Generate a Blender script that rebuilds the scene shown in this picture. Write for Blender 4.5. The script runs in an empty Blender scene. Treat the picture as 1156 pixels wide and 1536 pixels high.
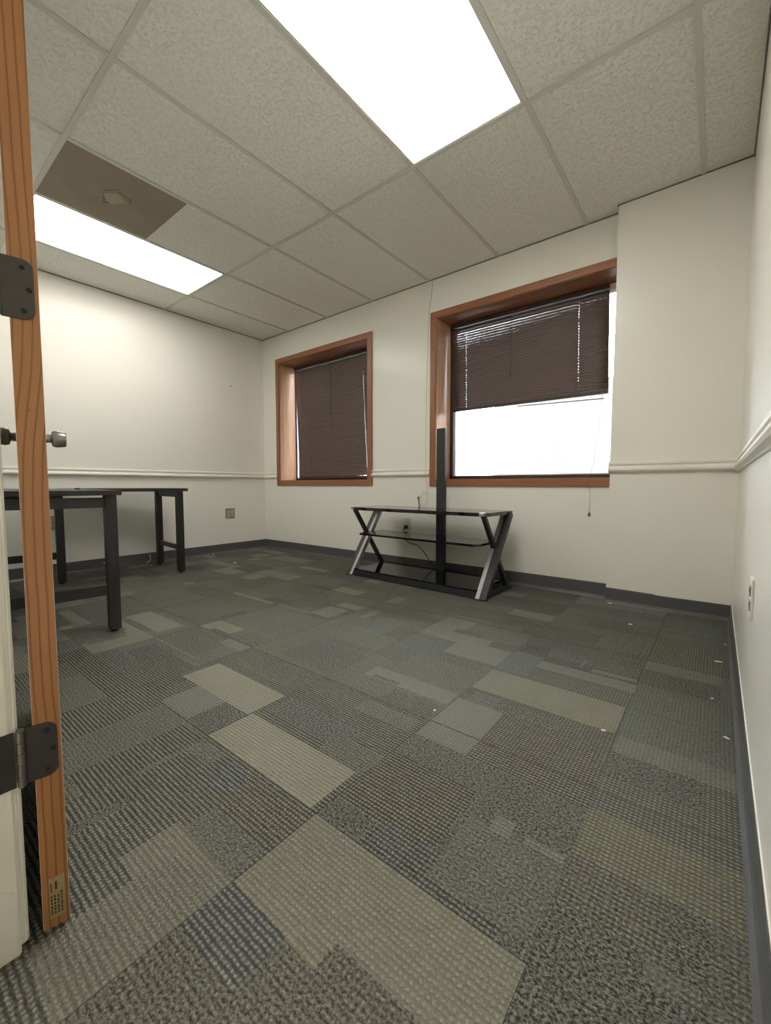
import bpy, bmesh, math, random
from mathutils import Vector, Matrix, Euler
PI = math.pi
R = math.radians
sc = bpy.context.scene
col = sc.collection

# ------------------------------------------------------------------ camera, light, exposure
W, D, B, K, H = 4.346, 3.043, 2.957, 3.724, 2.442      # right wall, window wall, corner projection face / left edge, ceiling
NY = 0.118                                             # room face of the wall with the doorway
cam_d = bpy.data.cameras.new('camera')
cam = bpy.data.objects.new('camera', cam_d); col.objects.link(cam)
cam_d.sensor_fit = 'HORIZONTAL'; cam_d.sensor_width = 36.0
cam_d.lens = 626.39 / 1156.0 * 36.0
cam_d.clip_start = 0.01
cam.location = (4.2588, 0.0, 0.7467)
cam.rotation_euler = (PI / 2 - 0.06366, 0.0, 0.67013)
sc.camera = cam

world = bpy.data.worlds.new('overcast_sky'); sc.world = world
world.use_nodes = True
wbg = world.node_tree.nodes['Background']
wbg.inputs[0].default_value = (0.80, 0.90, 1.0, 1)
wbg.inputs[1].default_value = 30.0
SUN = 45.0
PANEL = 7.0
HALL_FILL = 11.0                                            # strength of the fill light added in the unseen hallway
PANEL_COL = (1.0, 0.965, 0.90)

sun_d = bpy.data.lights.new('sun', 'SUN'); sun_d.energy = SUN; sun_d.angle = R(1.0); sun_d.color = (1, 0.95, 0.86)
sun = bpy.data.objects.new('sun', sun_d); col.objects.link(sun)
sun.rotation_euler = Vector((-0.5, 0.22, -0.83)).to_track_quat('-Z', 'Y').to_euler()
sun.location = (3, -6, 8)

vs = sc.view_settings
vs.view_transform = 'Standard'; vs.look = 'None'; vs.gamma = 1.0; vs.exposure = 0.68
vs.use_curve_mapping = False
sc.display_settings.display_device = 'sRGB'

# ------------------------------------------------------------------ materials
def lin(r, g, b):
    f = lambda c: ((c / 255 + 0.055) / 1.055) ** 2.4 if c > 10 else c / 255 / 12.92
    return (f(r), f(g), f(b), 1.0)

class NT:
    """small helper round a material's node tree"""
    def __init__(s, name):
        s.m = bpy.data.materials.new(name); s.m.use_nodes = True
        s.t = s.m.node_tree; s.n = s.t.nodes; s.b = s.n['Principled BSDF']
    def node(s, kind, **kw):
        n = s.n.new('ShaderNode' + kind)
        for k, v in kw.items():
            if k in n.inputs and not hasattr(n, k): n.inputs[k].default_value = v
            else: setattr(n, k, v)
        return n
    def link(s, a, b): s.t.links.new(a, b)
    def set(s, n, **kw):
        for k, v in kw.items(): n.inputs[k.replace('_', ' ')].default_value = v
    def math(s, op, a, b=None, c=None, clamp=False):
        n = s.n.new('ShaderNodeMath'); n.operation = op; n.use_clamp = clamp
        for i, v in enumerate((a, b, c)):
            if v is None: continue
            if isinstance(v, (int, float)): n.inputs[i].default_value = v
            else: s.link(v, n.inputs[i])
        return n.outputs[0]
    def mix(s, f, a, b, blend='MIX'):
        n = s.n.new('ShaderNodeMix'); n.data_type = 'RGBA'; n.blend_type = blend
        for i, v in ((0, f), (6, a), (7, b)):
            if isinstance(v, (int, float)): n.inputs[i].default_value = v
            elif isinstance(v, tuple): n.inputs[i].default_value = v
            else: s.link(v, n.inputs[i])
        return n.outputs[2]
    def coord(s, scale=(1, 1, 1), which='Object'):
        tc = s.n.new('ShaderNodeTexCoord'); mp = s.n.new('ShaderNodeMapping')
        mp.inputs['Scale'].default_value = scale
        s.link(tc.outputs[which], mp.inputs[0]); return mp.outputs[0]
    def noise(s, vec, scale, detail=2, rough=0.5):
        n = s.n.new('ShaderNodeTexNoise'); n.inputs['Scale'].default_value = scale
        n.inputs['Detail'].default_value = detail; n.inputs['Roughness'].default_value = rough
        if vec is not None: s.link(vec, n.inputs['Vector'])
        return n.outputs[0]
    def ramp(s, f, stops):
        n = s.n.new('ShaderNodeValToRGB'); e = n.color_ramp.elements
        while len(e) < len(stops): e.new(0.5)
        for el, (p, c) in zip(e, stops): el.position = p; el.color = c
        s.link(f, n.inputs[0]); return n.outputs[0]
    def bump(s, h, strength, dist):
        n = s.n.new('ShaderNodeBump'); n.inputs['Strength'].default_value = strength
        n.inputs['Distance'].default_value = dist; s.link(h, n.inputs['Height'])
        s.link(n.outputs[0], s.b.inputs['Normal'])

def simple(name, c, rough=0.5, metal=0.0, var=0.06, scale=18.0, bump=0.0, spec=0.5):
    t = NT(name); v = t.coord()
    n = t.noise(v, scale, 3)
    k = t.math('MULTIPLY_ADD', n, 2 * var, 1 - var)
    cm = t.n.new('ShaderNodeCombineColor')
    for i in range(3): t.link(k, cm.inputs[i])
    t.link(t.mix(1.0, c, cm.outputs[0], 'MULTIPLY'), t.b.inputs['Base Color'])
    t.set(t.b, Roughness=rough, Metallic=metal)
    t.b.inputs['Specular IOR Level'].default_value = spec
    if bump: t.bump(t.noise(v, scale * 6, 2), bump, 0.002)
    return t.m

M = {}
M['wall'] = simple('cream_wall_paint', lin(238, 236, 227), 0.26, var=0.012, scale=3, bump=0.06, spec=0.35)
M['trim'] = simple('cream_gloss_trim_paint', lin(236, 232, 222), 0.3, var=0.01, scale=6)
M['jamb'] = simple('grey_white_door_frame_paint', lin(218, 214, 203), 0.3, var=0.03, scale=9)
M['base'] = simple('charcoal_vinyl_base', lin(88, 88, 89), 0.34, var=0.06, scale=12)
M['tee'] = simple('grey_white_ceiling_tee', lin(214, 212, 202), 0.5, var=0.02)
M['black_wood'] = simple('black_painted_wood', lin(38, 36, 35), 0.42, var=0.2, scale=30)
M['black_metal'] = simple('satin_black_metal', lin(48, 49, 53), 0.35, var=0.1)
M['silver'] = simple('brushed_silver_metal', lin(165, 165, 165), 0.36, 0.55, var=0.05)
M['dark_bar'] = simple('gunmetal_bar', lin(54, 54, 58), 0.4, 0.2, var=0.08)
M['glass_black'] = simple('black_tempered_glass', lin(20, 21, 23), 0.06, var=0.02, spec=0.9)
M['white_door'] = simple('white_door_paint', lin(232, 228, 218), 0.35, var=0.015)
M['hinge'] = simple('aged_dark_bronze', lin(62, 60, 57), 0.42, 0.55, var=0.15, scale=60)
M['pin'] = simple('worn_steel_pin', lin(120, 116, 112), 0.32, 0.9, var=0.15, scale=90)
M['hole'] = simple('dark_screw', lin(22, 21, 20), 0.5, 0.3)
M['nickel'] = simple('satin_nickel', lin(150, 144, 136), 0.32, 0.9, var=0.05)
M['blind'] = simple('brown_vinyl_slat', lin(92, 77, 71), 0.5, var=0.04)
M['blind_rail'] = simple('dark_brown_rail', lin(62, 51, 47), 0.45, var=0.05)
M['cord'] = simple('brown_cord', lin(92, 84, 76), 0.8)
M['cord_light'] = simple('pale_cord', lin(196, 192, 180), 0.7)
M['frame_dark'] = simple('dark_bronze_window_frame', lin(52, 48, 48), 0.4, 0.2)
M['alu'] = simple('pale_aluminium', lin(190, 196, 204), 0.4, 0.4)
M['screen'] = simple('grey_security_mesh', lin(120, 116, 118), 0.5, 0.2)
M['beige_plate'] = simple('beige_plastic_plate', lin(150, 138, 120), 0.45)
M['beige_socket'] = simple('light_beige_socket', lin(190, 178, 158), 0.45)
M['white_plate'] = simple('white_plastic_plate', lin(214, 210, 200), 0.4)
M['cable_black'] = simple('black_rubber_cable', lin(30, 30, 32), 0.5)
M['cable_white'] = simple('off_white_cable', lin(206, 202, 188), 0.5)
M['lint'] = simple('white_paper_scrap', lin(235, 235, 230), 0.8)
M['concrete'] = simple('grey_asphalt', lin(112, 110, 106), 0.9, var=0.08, scale=2)
M['hall'] = simple('hallway_paint', lin(230, 227, 218), 0.6)
M['paper'] = simple('weathered_paper', lin(150, 132, 96), 0.7, var=0.25, scale=60)
M['ink'] = simple('faded_ink', lin(62, 50, 34), 0.8, var=0.3, scale=120)

def wood(name, c1, c2, c3, axis, rough=0.38, scale=1.0, lines=0.5):
    """stained wood; axis = direction of the grain in object space"""
    t = NT(name)
    s = [34.0, 34.0, 34.0]; s[axis] = 1.6
    v = t.coord(tuple(x * scale for x in s))
    n1 = t.noise(v, 1.0, 6, 0.65)
    s2 = [220.0, 220.0, 220.0]; s2[axis] = 6
    n2 = t.noise(t.coord(tuple(s2)), 1.0, 2)
    f = t.math('MULTIPLY_ADD', n2, 0.35, t.math('MULTIPLY', n1, 0.8))
    t.link(t.ramp(f, [(0.25, c1), (0.52, c2), (0.8, c3)]), t.b.inputs['Base Color'])
    t.set(t.b, Roughness=rough); t.bump(n2, 0.12, 0.001)
    return t.m
TC = (lin(112, 66, 42), lin(146, 95, 64), lin(172, 120, 86))
M['casing_h'] = wood('stained_casing_horizontal', *TC, 0)
M['casing_v'] = wood('stained_casing_vertical', *TC, 2)
RC = (lin(150, 104, 72), lin(186, 142, 108), lin(206, 168, 136))
M['reveal_v'] = wood('stained_reveal_vertical', *RC, 2, 0.3)
M['reveal_h'] = wood('stained_reveal_horizontal', *TC, 0, 0.3)

def door_edge_mat():
    t = NT('pine_door_edge')
    tc = t.n.new('ShaderNodeTexCoord'); sp = t.n.new('ShaderNodeSeparateXYZ'); t.link(tc.outputs['Object'], sp.inputs[0])
    y, z = sp.outputs[1], sp.outputs[2]
    # growth-ring lines: nearly vertical, bending round a wiggle at about knob height
    cz = t.n.new('ShaderNodeCombineXYZ'); t.link(t.math('MULTIPLY', z, 3.2), cz.inputs[2])
    w1 = t.math('MULTIPLY', t.math('SUBTRACT', t.noise(cz.outputs[0], 1.0, 2), 0.5), 0.012)
    u = t.math('MULTIPLY', t.math('SUBTRACT', z, 0.86), 5.0)
    g = t.math('DIVIDE', u, t.math('ADD', 1.0, t.math('MULTIPLY', u, u)))       # smooth S-bend
    yy = t.math('ADD', t.math('ADD', y, w1), t.math('MULTIPLY', g, 0.024))
    ph = t.math('MULTIPLY', yy, 2 * PI / 0.0115)
    band = t.math('POWER', t.math('MULTIPLY_ADD', t.math('SINE', ph), 0.5, 0.5), 9.0)
    fine = t.noise(t.coord((500, 500, 9)), 1.0, 3)
    blot = t.noise(t.coord((40, 60, 4)), 1.0, 3)
    base = t.mix(blot, lin(146, 98, 54), lin(174, 122, 72))
    base = t.mix(t.math('MULTIPLY', fine, 0.28), base, lin(116, 70, 32))
    c = t.mix(t.math('MULTIPLY', band, 0.68), base, lin(92, 50, 20))
    # knot
    dy = t.math('MULTIPLY', t.math('ADD', y, -0.001), 1.3); dz = t.math('SUBTRACT', z, 0.862)
    r2 = t.math('ADD', t.math('MULTIPLY', dy, dy), t.math('MULTIPLY', dz, dz))
    kn = t.math('SUBTRACT', 1.0, t.math('DIVIDE', r2, 0.0000045), clamp=True)
    c = t.mix(t.math('MULTIPLY', kn, 0.75), c, lin(70, 40, 20))
    t.link(c, t.b.inputs['Base Color']); t.set(t.b, Roughness=0.42)
    return t.m
M['door_edge'] = door_edge_mat()

def tile_mat():
    t = NT('fissured_mineral_tile')
    v = t.coord()
    warp = t.noise(v, 30, 2)
    add = t.n.new('ShaderNodeVectorMath'); add.operation = 'MULTIPLY_ADD'
    cmb = t.n.new('ShaderNodeCombineXYZ'); t.link(warp, cmb.inputs[0]); t.link(warp, cmb.inputs[1])
    t.link(cmb.outputs[0], add.inputs[0]); add.inputs[1].default_value = (0.035, 0.035, 0); t.link(v, add.inputs[2])
    n1 = t.noise(add.outputs[0], 120, 3, 0.55)
    ridg = t.math('ABSOLUTE', t.math('SUBTRACT', n1, 0.5))
    worm = t.math('SUBTRACT', 1.0, t.math('MULTIPLY', ridg, 17.0), clamp=True)
    mask = t.math('MULTIPLY', t.math('SUBTRACT', t.noise(v, 60, 2), 0.43), 7.0, clamp=True)
    fis = t.math('MULTIPLY', worm, mask)
    grain = t.noise(v, 420, 2)
    hgt = t.math('SUBTRACT', t.math('MULTIPLY', grain, 0.25), fis)
    c = t.mix(t.math('MULTIPLY', fis, 0.25), lin(242, 242, 233), lin(170, 168, 154))
    t.link(c, t.b.inputs['Base Color']); t.set(t.b, Roughness=0.95)
    t.bump(hgt, 0.6, 0.003)
    return t.m
M['tile'] = tile_mat()
M['brown_panel'] = simple('brown_return_air_panel', lin(150, 138, 120), 0.75, var=0.16, scale=7, bump=0.3)
M['sticker'] = simple('tan_sticker', lin(172, 160, 140), 0.7, var=0.08, scale=60)
M['smudge'] = simple('dark_smudge', lin(122, 110, 92), 0.8, var=0.1, scale=60)

def diffuser_mat(name, strength):
    t = NT(name)
    v = t.coord((3.2, 1.3, 1))
    n = t.noise(v, 2.4, 3)
    f = t.math('MULTIPLY_ADD', n, 0.7, 0.65)
    t.b.inputs['Base Color'].default_value = (0.8, 0.8, 0.78, 1)
    t.b.inputs['Emission Color'].default_value = PANEL_COL + (1,)
    t.link(t.math('MULTIPLY', f, strength), t.b.inputs['Emission Strength'])
    t.set(t.b, Roughness=0.4)
    return t.m
M['diffuser'] = diffuser_mat('lit_acrylic_diffuser', PANEL * 0.88)
M['diffuser_dim'] = diffuser_mat('dimmer_lit_diffuser', PANEL * 0.97)
M['fill_diffuser'] = diffuser_mat('hallway_fill_diffuser', HALL_FILL)

def brick_mat():
    t = NT('orange_brick')
    v = t.coord(); sw = t.n.new('ShaderNodeSeparateXYZ'); t.link(v, sw.inputs[0])
    cb = t.n.new('ShaderNodeCombineXYZ'); t.link(sw.outputs[0], cb.inputs[0]); t.link(sw.outputs[2], cb.inputs[1])
    b = t.n.new('ShaderNodeTexBrick'); t.link(cb.outputs[0], b.inputs['Vector'])
    b.inputs['Scale'].default_value = 1.0; b.inputs['Brick Width'].default_value = 0.2; b.inputs['Row Height'].default_value = 0.075
    b.inputs['Mortar Size'].default_value = 0.008
    b.inputs['Color1'].default_value = (0.0265, 0.020, 0.0165, 1); b.inputs['Color2'].default_value = (0.030, 0.0225, 0.0182, 1)
    b.inputs['Mortar'].default_value = (0.030, 0.026, 0.023, 1)
    t.link(b.outputs[0], t.b.inputs['Base Color']); t.set(t.b, Roughness=0.9)
    return t.m
M['brick'] = brick_mat()

def glass_mat():
    t = NT('clear_window_glass')
    t.n.remove(t.b)
    out = t.n['Material Output']
    tr = t.n.new('ShaderNodeBsdfTransparent'); gl = t.n.new('ShaderNodeBsdfGlossy'); gl.inputs['Roughness'].default_value = 0.02
    fr = t.n.new('ShaderNodeFresnel'); fr.inputs[0].default_value = 1.45
    mx = t.n.new('ShaderNodeMixShader'); t.link(fr.outputs[0], mx.inputs[0]); t.link(tr.outputs[0], mx.inputs[1]); t.link(gl.outputs[0], mx.inputs[2])
    t.link(mx.outputs[0], out.inputs[0])
    return t.m
M['pane'] = glass_mat()

def carpet_mat():
    """loop-pile carpet tile; per-face attributes give each block its two yarns and how ribbed it is"""
    t = NT('loop_pile_carpet')
    at = t.n.new('ShaderNodeAttribute'); at.attribute_name = 'yarn_dark'
    al = t.n.new('ShaderNodeAttribute'); al.attribute_name = 'yarn_light'
    ar = t.n.new('ShaderNodeAttribute'); ar.attribute_name = 'rib'
    rib = ar.outputs['Fac']
    tc = t.n.new('ShaderNodeTexCoord'); sp = t.n.new('ShaderNodeSeparateXYZ'); t.link(tc.outputs['Object'], sp.inputs[0])
    x, y = sp.outputs[0], sp.outputs[1]
    wob = t.noise(t.coord((60, 90, 1)), 1.0, 2)
    yy = t.math('ADD', y, t.math('MULTIPLY', t.math('SUBTRACT', wob, 0.5), 0.0062))
    row = t.math('MULTIPLY_ADD', t.math('SINE', t.math('MULTIPLY', yy, 2 * PI / 0.0106)), 0.5, 0.5)
    loop = t.noise(t.coord((165, 200, 1)), 1.0, 2, 0.6)
    knob = t.math('MULTIPLY_ADD', t.math('SINE', t.math('ADD', t.math('MULTIPLY', x, 2 * PI / 0.0098), t.math('MULTIPLY', loop, 6.0))), 0.5, 0.5)
    ribs = t.math('MULTIPLY', t.math('MULTIPLY_ADD', row, 0.9, 0.06), t.math('MULTIPLY_ADD', knob, 0.75, 0.42))
    spk = t.math('MULTIPLY', t.math('SUBTRACT', loop, 0.30), 2.4, clamp=True)
    f = t.math('ADD', t.math('MULTIPLY', ribs, rib), t.math('MULTIPLY', spk, t.math('SUBTRACT', 1.0, rib)))
    f = t.math('MULTIPLY_ADD', t.noise(t.coord((300, 300, 1)), 1.0, 1), 0.5, t.math('SUBTRACT', f, 0.25), clamp=True)
    f = t.math('MULTIPLY_ADD', f, 1.3, -0.15, clamp=True)
    c = t.mix(f, at.outputs['Color'], al.outputs['Color'])
    soil = t.noise(t.coord(), 2.3, 3)
    c = t.mix(t.math('MULTIPLY', soil, 0.18), c, lin(52, 48, 42))
    c = t.mix(1.0, c, (0.285, 0.281, 0.25, 1), 'MULTIPLY')
    t.link(c, t.b.inputs['Base Color']); t.set(t.b, Roughness=0.9)
    t.b.inputs['Specular IOR Level'].default_value = 0.03
    t.bump(t.math('ADD', f, t.math('MULTIPLY', loop, 0.8)), 0.9, 0.004)
    return t.m
M['carpet'] = carpet_mat()

# ------------------------------------------------------------------ mesh helpers
class MB:
    def __init__(s): s.bm = bmesh.new()
    def box(s, x0, x1, y0, y1, z0, z1, bev=0.0):
        b = bmesh.new(); bmesh.ops.create_cube(b, size=1.0)
        for v in b.verts:
            v.co = Vector(((x0 + x1) / 2 + v.co.x * (x1 - x0), (y0 + y1) / 2 + v.co.y * (y1 - y0), (z0 + z1) / 2 + v.co.z * (z1 - z0)))
        if bev: bmesh.ops.bevel(b, geom=b.edges[:], offset=bev, segments=2, affect='EDGES', clamp_overlap=True)
        s.add(b); return s
    def add(s, b, mat=None):
        if mat is not None: bmesh.ops.transform(b, matrix=mat, verts=b.verts[:])
        me = bpy.data.meshes.new('tmp'); b.to_mesh(me); b.free(); s.bm.from_mesh(me); bpy.data.meshes.remove(me)
    def prism(s, pts, z0, z1, axis='z', bev=0.0):
        """polygon pts in the plane normal to axis, extruded from z0 to z1"""
        b = bmesh.new()
        def P(p, h): return {'z': (p[0], p[1], h), 'x': (h, p[0], p[1]), 'y': (p[0], h, p[1])}[axis]
        lo = [b.verts.new(P(p, z0)) for p in pts]; hi = [b.verts.new(P(p, z1)) for p in pts]
        b.faces.new(lo); b.faces.new(hi)
        for i in range(len(pts)):
            j = (i + 1) % len(pts); b.faces.new((lo[i], lo[j], hi[j], hi[i]))
        bmesh.ops.recalc_face_normals(b, faces=b.faces[:])
        if bev: bmesh.ops.bevel(b, geom=b.edges[:], offset=bev, segments=2, affect='EDGES', clamp_overlap=True)
        s.add(b); return s
    def cyl(s, p, q, r, seg=20, r2=None):
        p, q = Vector(p), Vector(q); d = q - p
        b = bmesh.new(); bmesh.ops.create_cone(b, cap_ends=True, segments=seg, radius1=r, radius2=r if r2 is None else r2, depth=d.length)
        s.add(b, Matrix.Translation((p + q) / 2) @ d.to_track_quat('Z', 'Y').to_matrix().to_4x4()); return s
    def lathe(s, prof, p, axis, seg=28):
        """prof: (distance along axis, radius)"""
        b = bmesh.new(); rings = []
        for h, r in prof:
            rings.append([b.verts.new((r * math.cos(2 * PI * k / seg), r * math.sin(2 * PI * k / seg), h)) for k in range(seg)])
        for a, c in zip(rings, rings[1:]):
            for k in range(seg): b.faces.new((a[k], a[(k + 1) % seg], c[(k + 1) % seg], c[k]))
        b.faces.new(rings[0]); b.faces.new(rings[-1]); bmesh.ops.recalc_face_normals(b, faces=b.faces[:])
        for f in b.faces: f.smooth = len(f.verts) == 4
        s.add(b, Matrix.Translation(p) @ Vector(axis).to_track_quat('Z', 'Y').to_matrix().to_4x4()); return s
    def bar(s, p, q, wx, wt, up=(1, 0, 0)):
        """rectangular bar from p to q: width wx along 'up', thickness wt across"""
        p, q = Vector(p), Vector(q); d = (q - p).normalized(); u = Vector(up); n = d.cross(u).normalized(); u = n.cross(d)
        b = bmesh.new(); vs_ = []
        for c in (p, q):
            for a, e in ((-1, -1), (1, -1), (1, 1), (-1, 1)): vs_.append(b.verts.new(c + u * a * wx / 2 + n * e * wt / 2))
        for f in ((0, 1, 2, 3), (7, 6, 5, 4), (0, 4, 5, 1), (1, 5, 6, 2), (2, 6, 7, 3), (3, 7, 4, 0)): b.faces.new([vs_[i] for i in f])
        bmesh.ops.recalc_face_normals(b, faces=b.faces[:]); s.add(b); return s
    def tube(s, pts, r, seg=8):
        pts = [Vector(p) for p in pts]
        # Catmull-Rom resample
        out = []
        for i in range(len(pts) - 1):
            p0, p1, p2, p3 = pts[max(i - 1, 0)], pts[i], pts[i + 1], pts[min(i + 2, len(pts) - 1)]
            for k in range(8):
                t = k / 8
                out.append(0.5 * ((2 * p1) + (p2 - p0) * t + (2 * p0 - 5 * p1 + 4 * p2 - p3) * t * t + (3 * p1 - p0 - 3 * p2 + p3) * t ** 3))
        out.append(pts[-1])
        b = bmesh.new(); rings = []
        for i, c in enumerate(out):
            d = (out[min(i + 1, len(out) - 1)] - out[max(i - 1, 0)]).normalized()
            a = d.orthogonal().normalized() if i == 0 else (a - d * a.dot(d)).normalized()
            e = d.cross(a)
            rings.append([b.verts.new(c + r * (math.cos(2 * PI * k / seg) * a + math.sin(2 * PI * k / seg) * e)) for k in range(seg)])
        for A, C in zip(rings, rings[1:]):
            for k in range(seg):
                f = b.faces.new((A[k], A[(k + 1) % seg], C[(k + 1) % seg], C[k])); f.smooth = True
        b.faces.new(rings[0]); b.faces.new(rings[-1]); bmesh.ops.recalc_face_normals(b, faces=b.faces[:])
        s.add(b); return s
    def build(s, name, mat, parent=None, label=None):
        me = bpy.data.meshes.new(name); s.bm.to_mesh(me); s.bm.free()
        for m in (mat if isinstance(mat, (list, tuple)) else [mat]): me.materials.append(m)
        o = bpy.data.objects.new(name, me); col.objects.link(o)
        if parent: o.parent = parent
        if label: o['label'] = label
        return o

def empty(name, loc=(0, 0, 0), rz=0.0):
    o = bpy.data.objects.new(name, None); col.objects.link(o); o.location = loc; o.rotation_euler = (0, 0, rz)
    o.empty_display_size = 0.1; return o
def tag(o, label, cat, group=None, kind=None):
    o['label'] = label; o['category'] = cat
    if group: o['group'] = group
    if kind: o['kind'] = kind
    return o
def struct(o, label, cat): return tag(o, label, cat, kind='structure')

# ------------------------------------------------------------------ floor: carpet tiles as one covering
rng = random.Random(11)
TS = 0.4825; TX0, TY0 = 3.572 - 8 * TS, 0.612 - 4 * TS
PAL = {  # (dark yarn, light yarn)
    'dark': (lin(40, 40, 36), lin(108, 107, 99)), 'dark2': (lin(44, 44, 40), lin(122, 120, 108)),
    'mid': (lin(62, 61, 54), lin(136, 134, 120)), 'light': (lin(66, 65, 54), lin(250, 248, 226)),
    'light2': (lin(66, 65, 54), lin(222, 219, 196)), 'speck': (lin(52, 51, 43), lin(198, 195, 174)),
    'pale': (lin(82, 82, 79), lin(198, 198, 193)), 'blue': (lin(60, 65, 72), lin(132, 139, 148)),
    'blueLit': (lin(82, 92, 102), lin(140, 152, 164)), 'teal': (lin(72, 80, 78), lin(140, 150, 146)),
    'brown': (lin(60, 53, 45), lin(118, 105, 88)), 'brownG': (lin(68, 64, 55), lin(138, 131, 115)),
    'olive': (lin(76, 74, 60), lin(146, 142, 120)), 'oliveD': (lin(58, 56, 43), lin(128, 122, 100)),
    'oliveL': (lin(78, 78, 60), lin(176, 174, 142)), 'grey': (lin(80, 80, 75), lin(148, 147, 138)),
    'slate': (lin(60, 63, 66), lin(112, 116, 118))}
blocks = []      # (x0, x1, y0, y1, palette key, rib)
def split_tile(x0, y0):
    y = y0; out = []
    while y < y0 + TS - 1e-6:
        h = rng.choice((0.06, 0.08, 0.12, 0.16, 0.16, 0.2)); y1 = y + h
        if y0 + TS - y1 < 0.05: y1 = y0 + TS
        cuts = sorted(rng.sample((0.08, 0.13, 0.18, 0.24, 0.3, 0.36, 0.41), rng.choice((0, 1, 1, 2))))
        xs = [x0] + [x0 + c for c in cuts] + [x0 + TS]
        for a, b in zip(xs, xs[1:]):
            k = rng.choice(('dark', 'mid', 'brown', 'olive', 'light2', 'brownG', 'oliveD', 'grey', 'dark2', 'light2', 'grey', 'olive', 'pale') if x0 < 2.5 else ('dark', 'mid', 'grey', 'teal', 'brownG', 'slate', 'blueLit', 'olive', 'pale', 'pale', 'teal'))  # right-hand tiles get bluer yarns, standing in for window light
            out.append((a, b, y, y1, k, rng.choice((0.0, 0.15, 0.7, 0.9, 1.0))))
        y = y1
    return out
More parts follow.
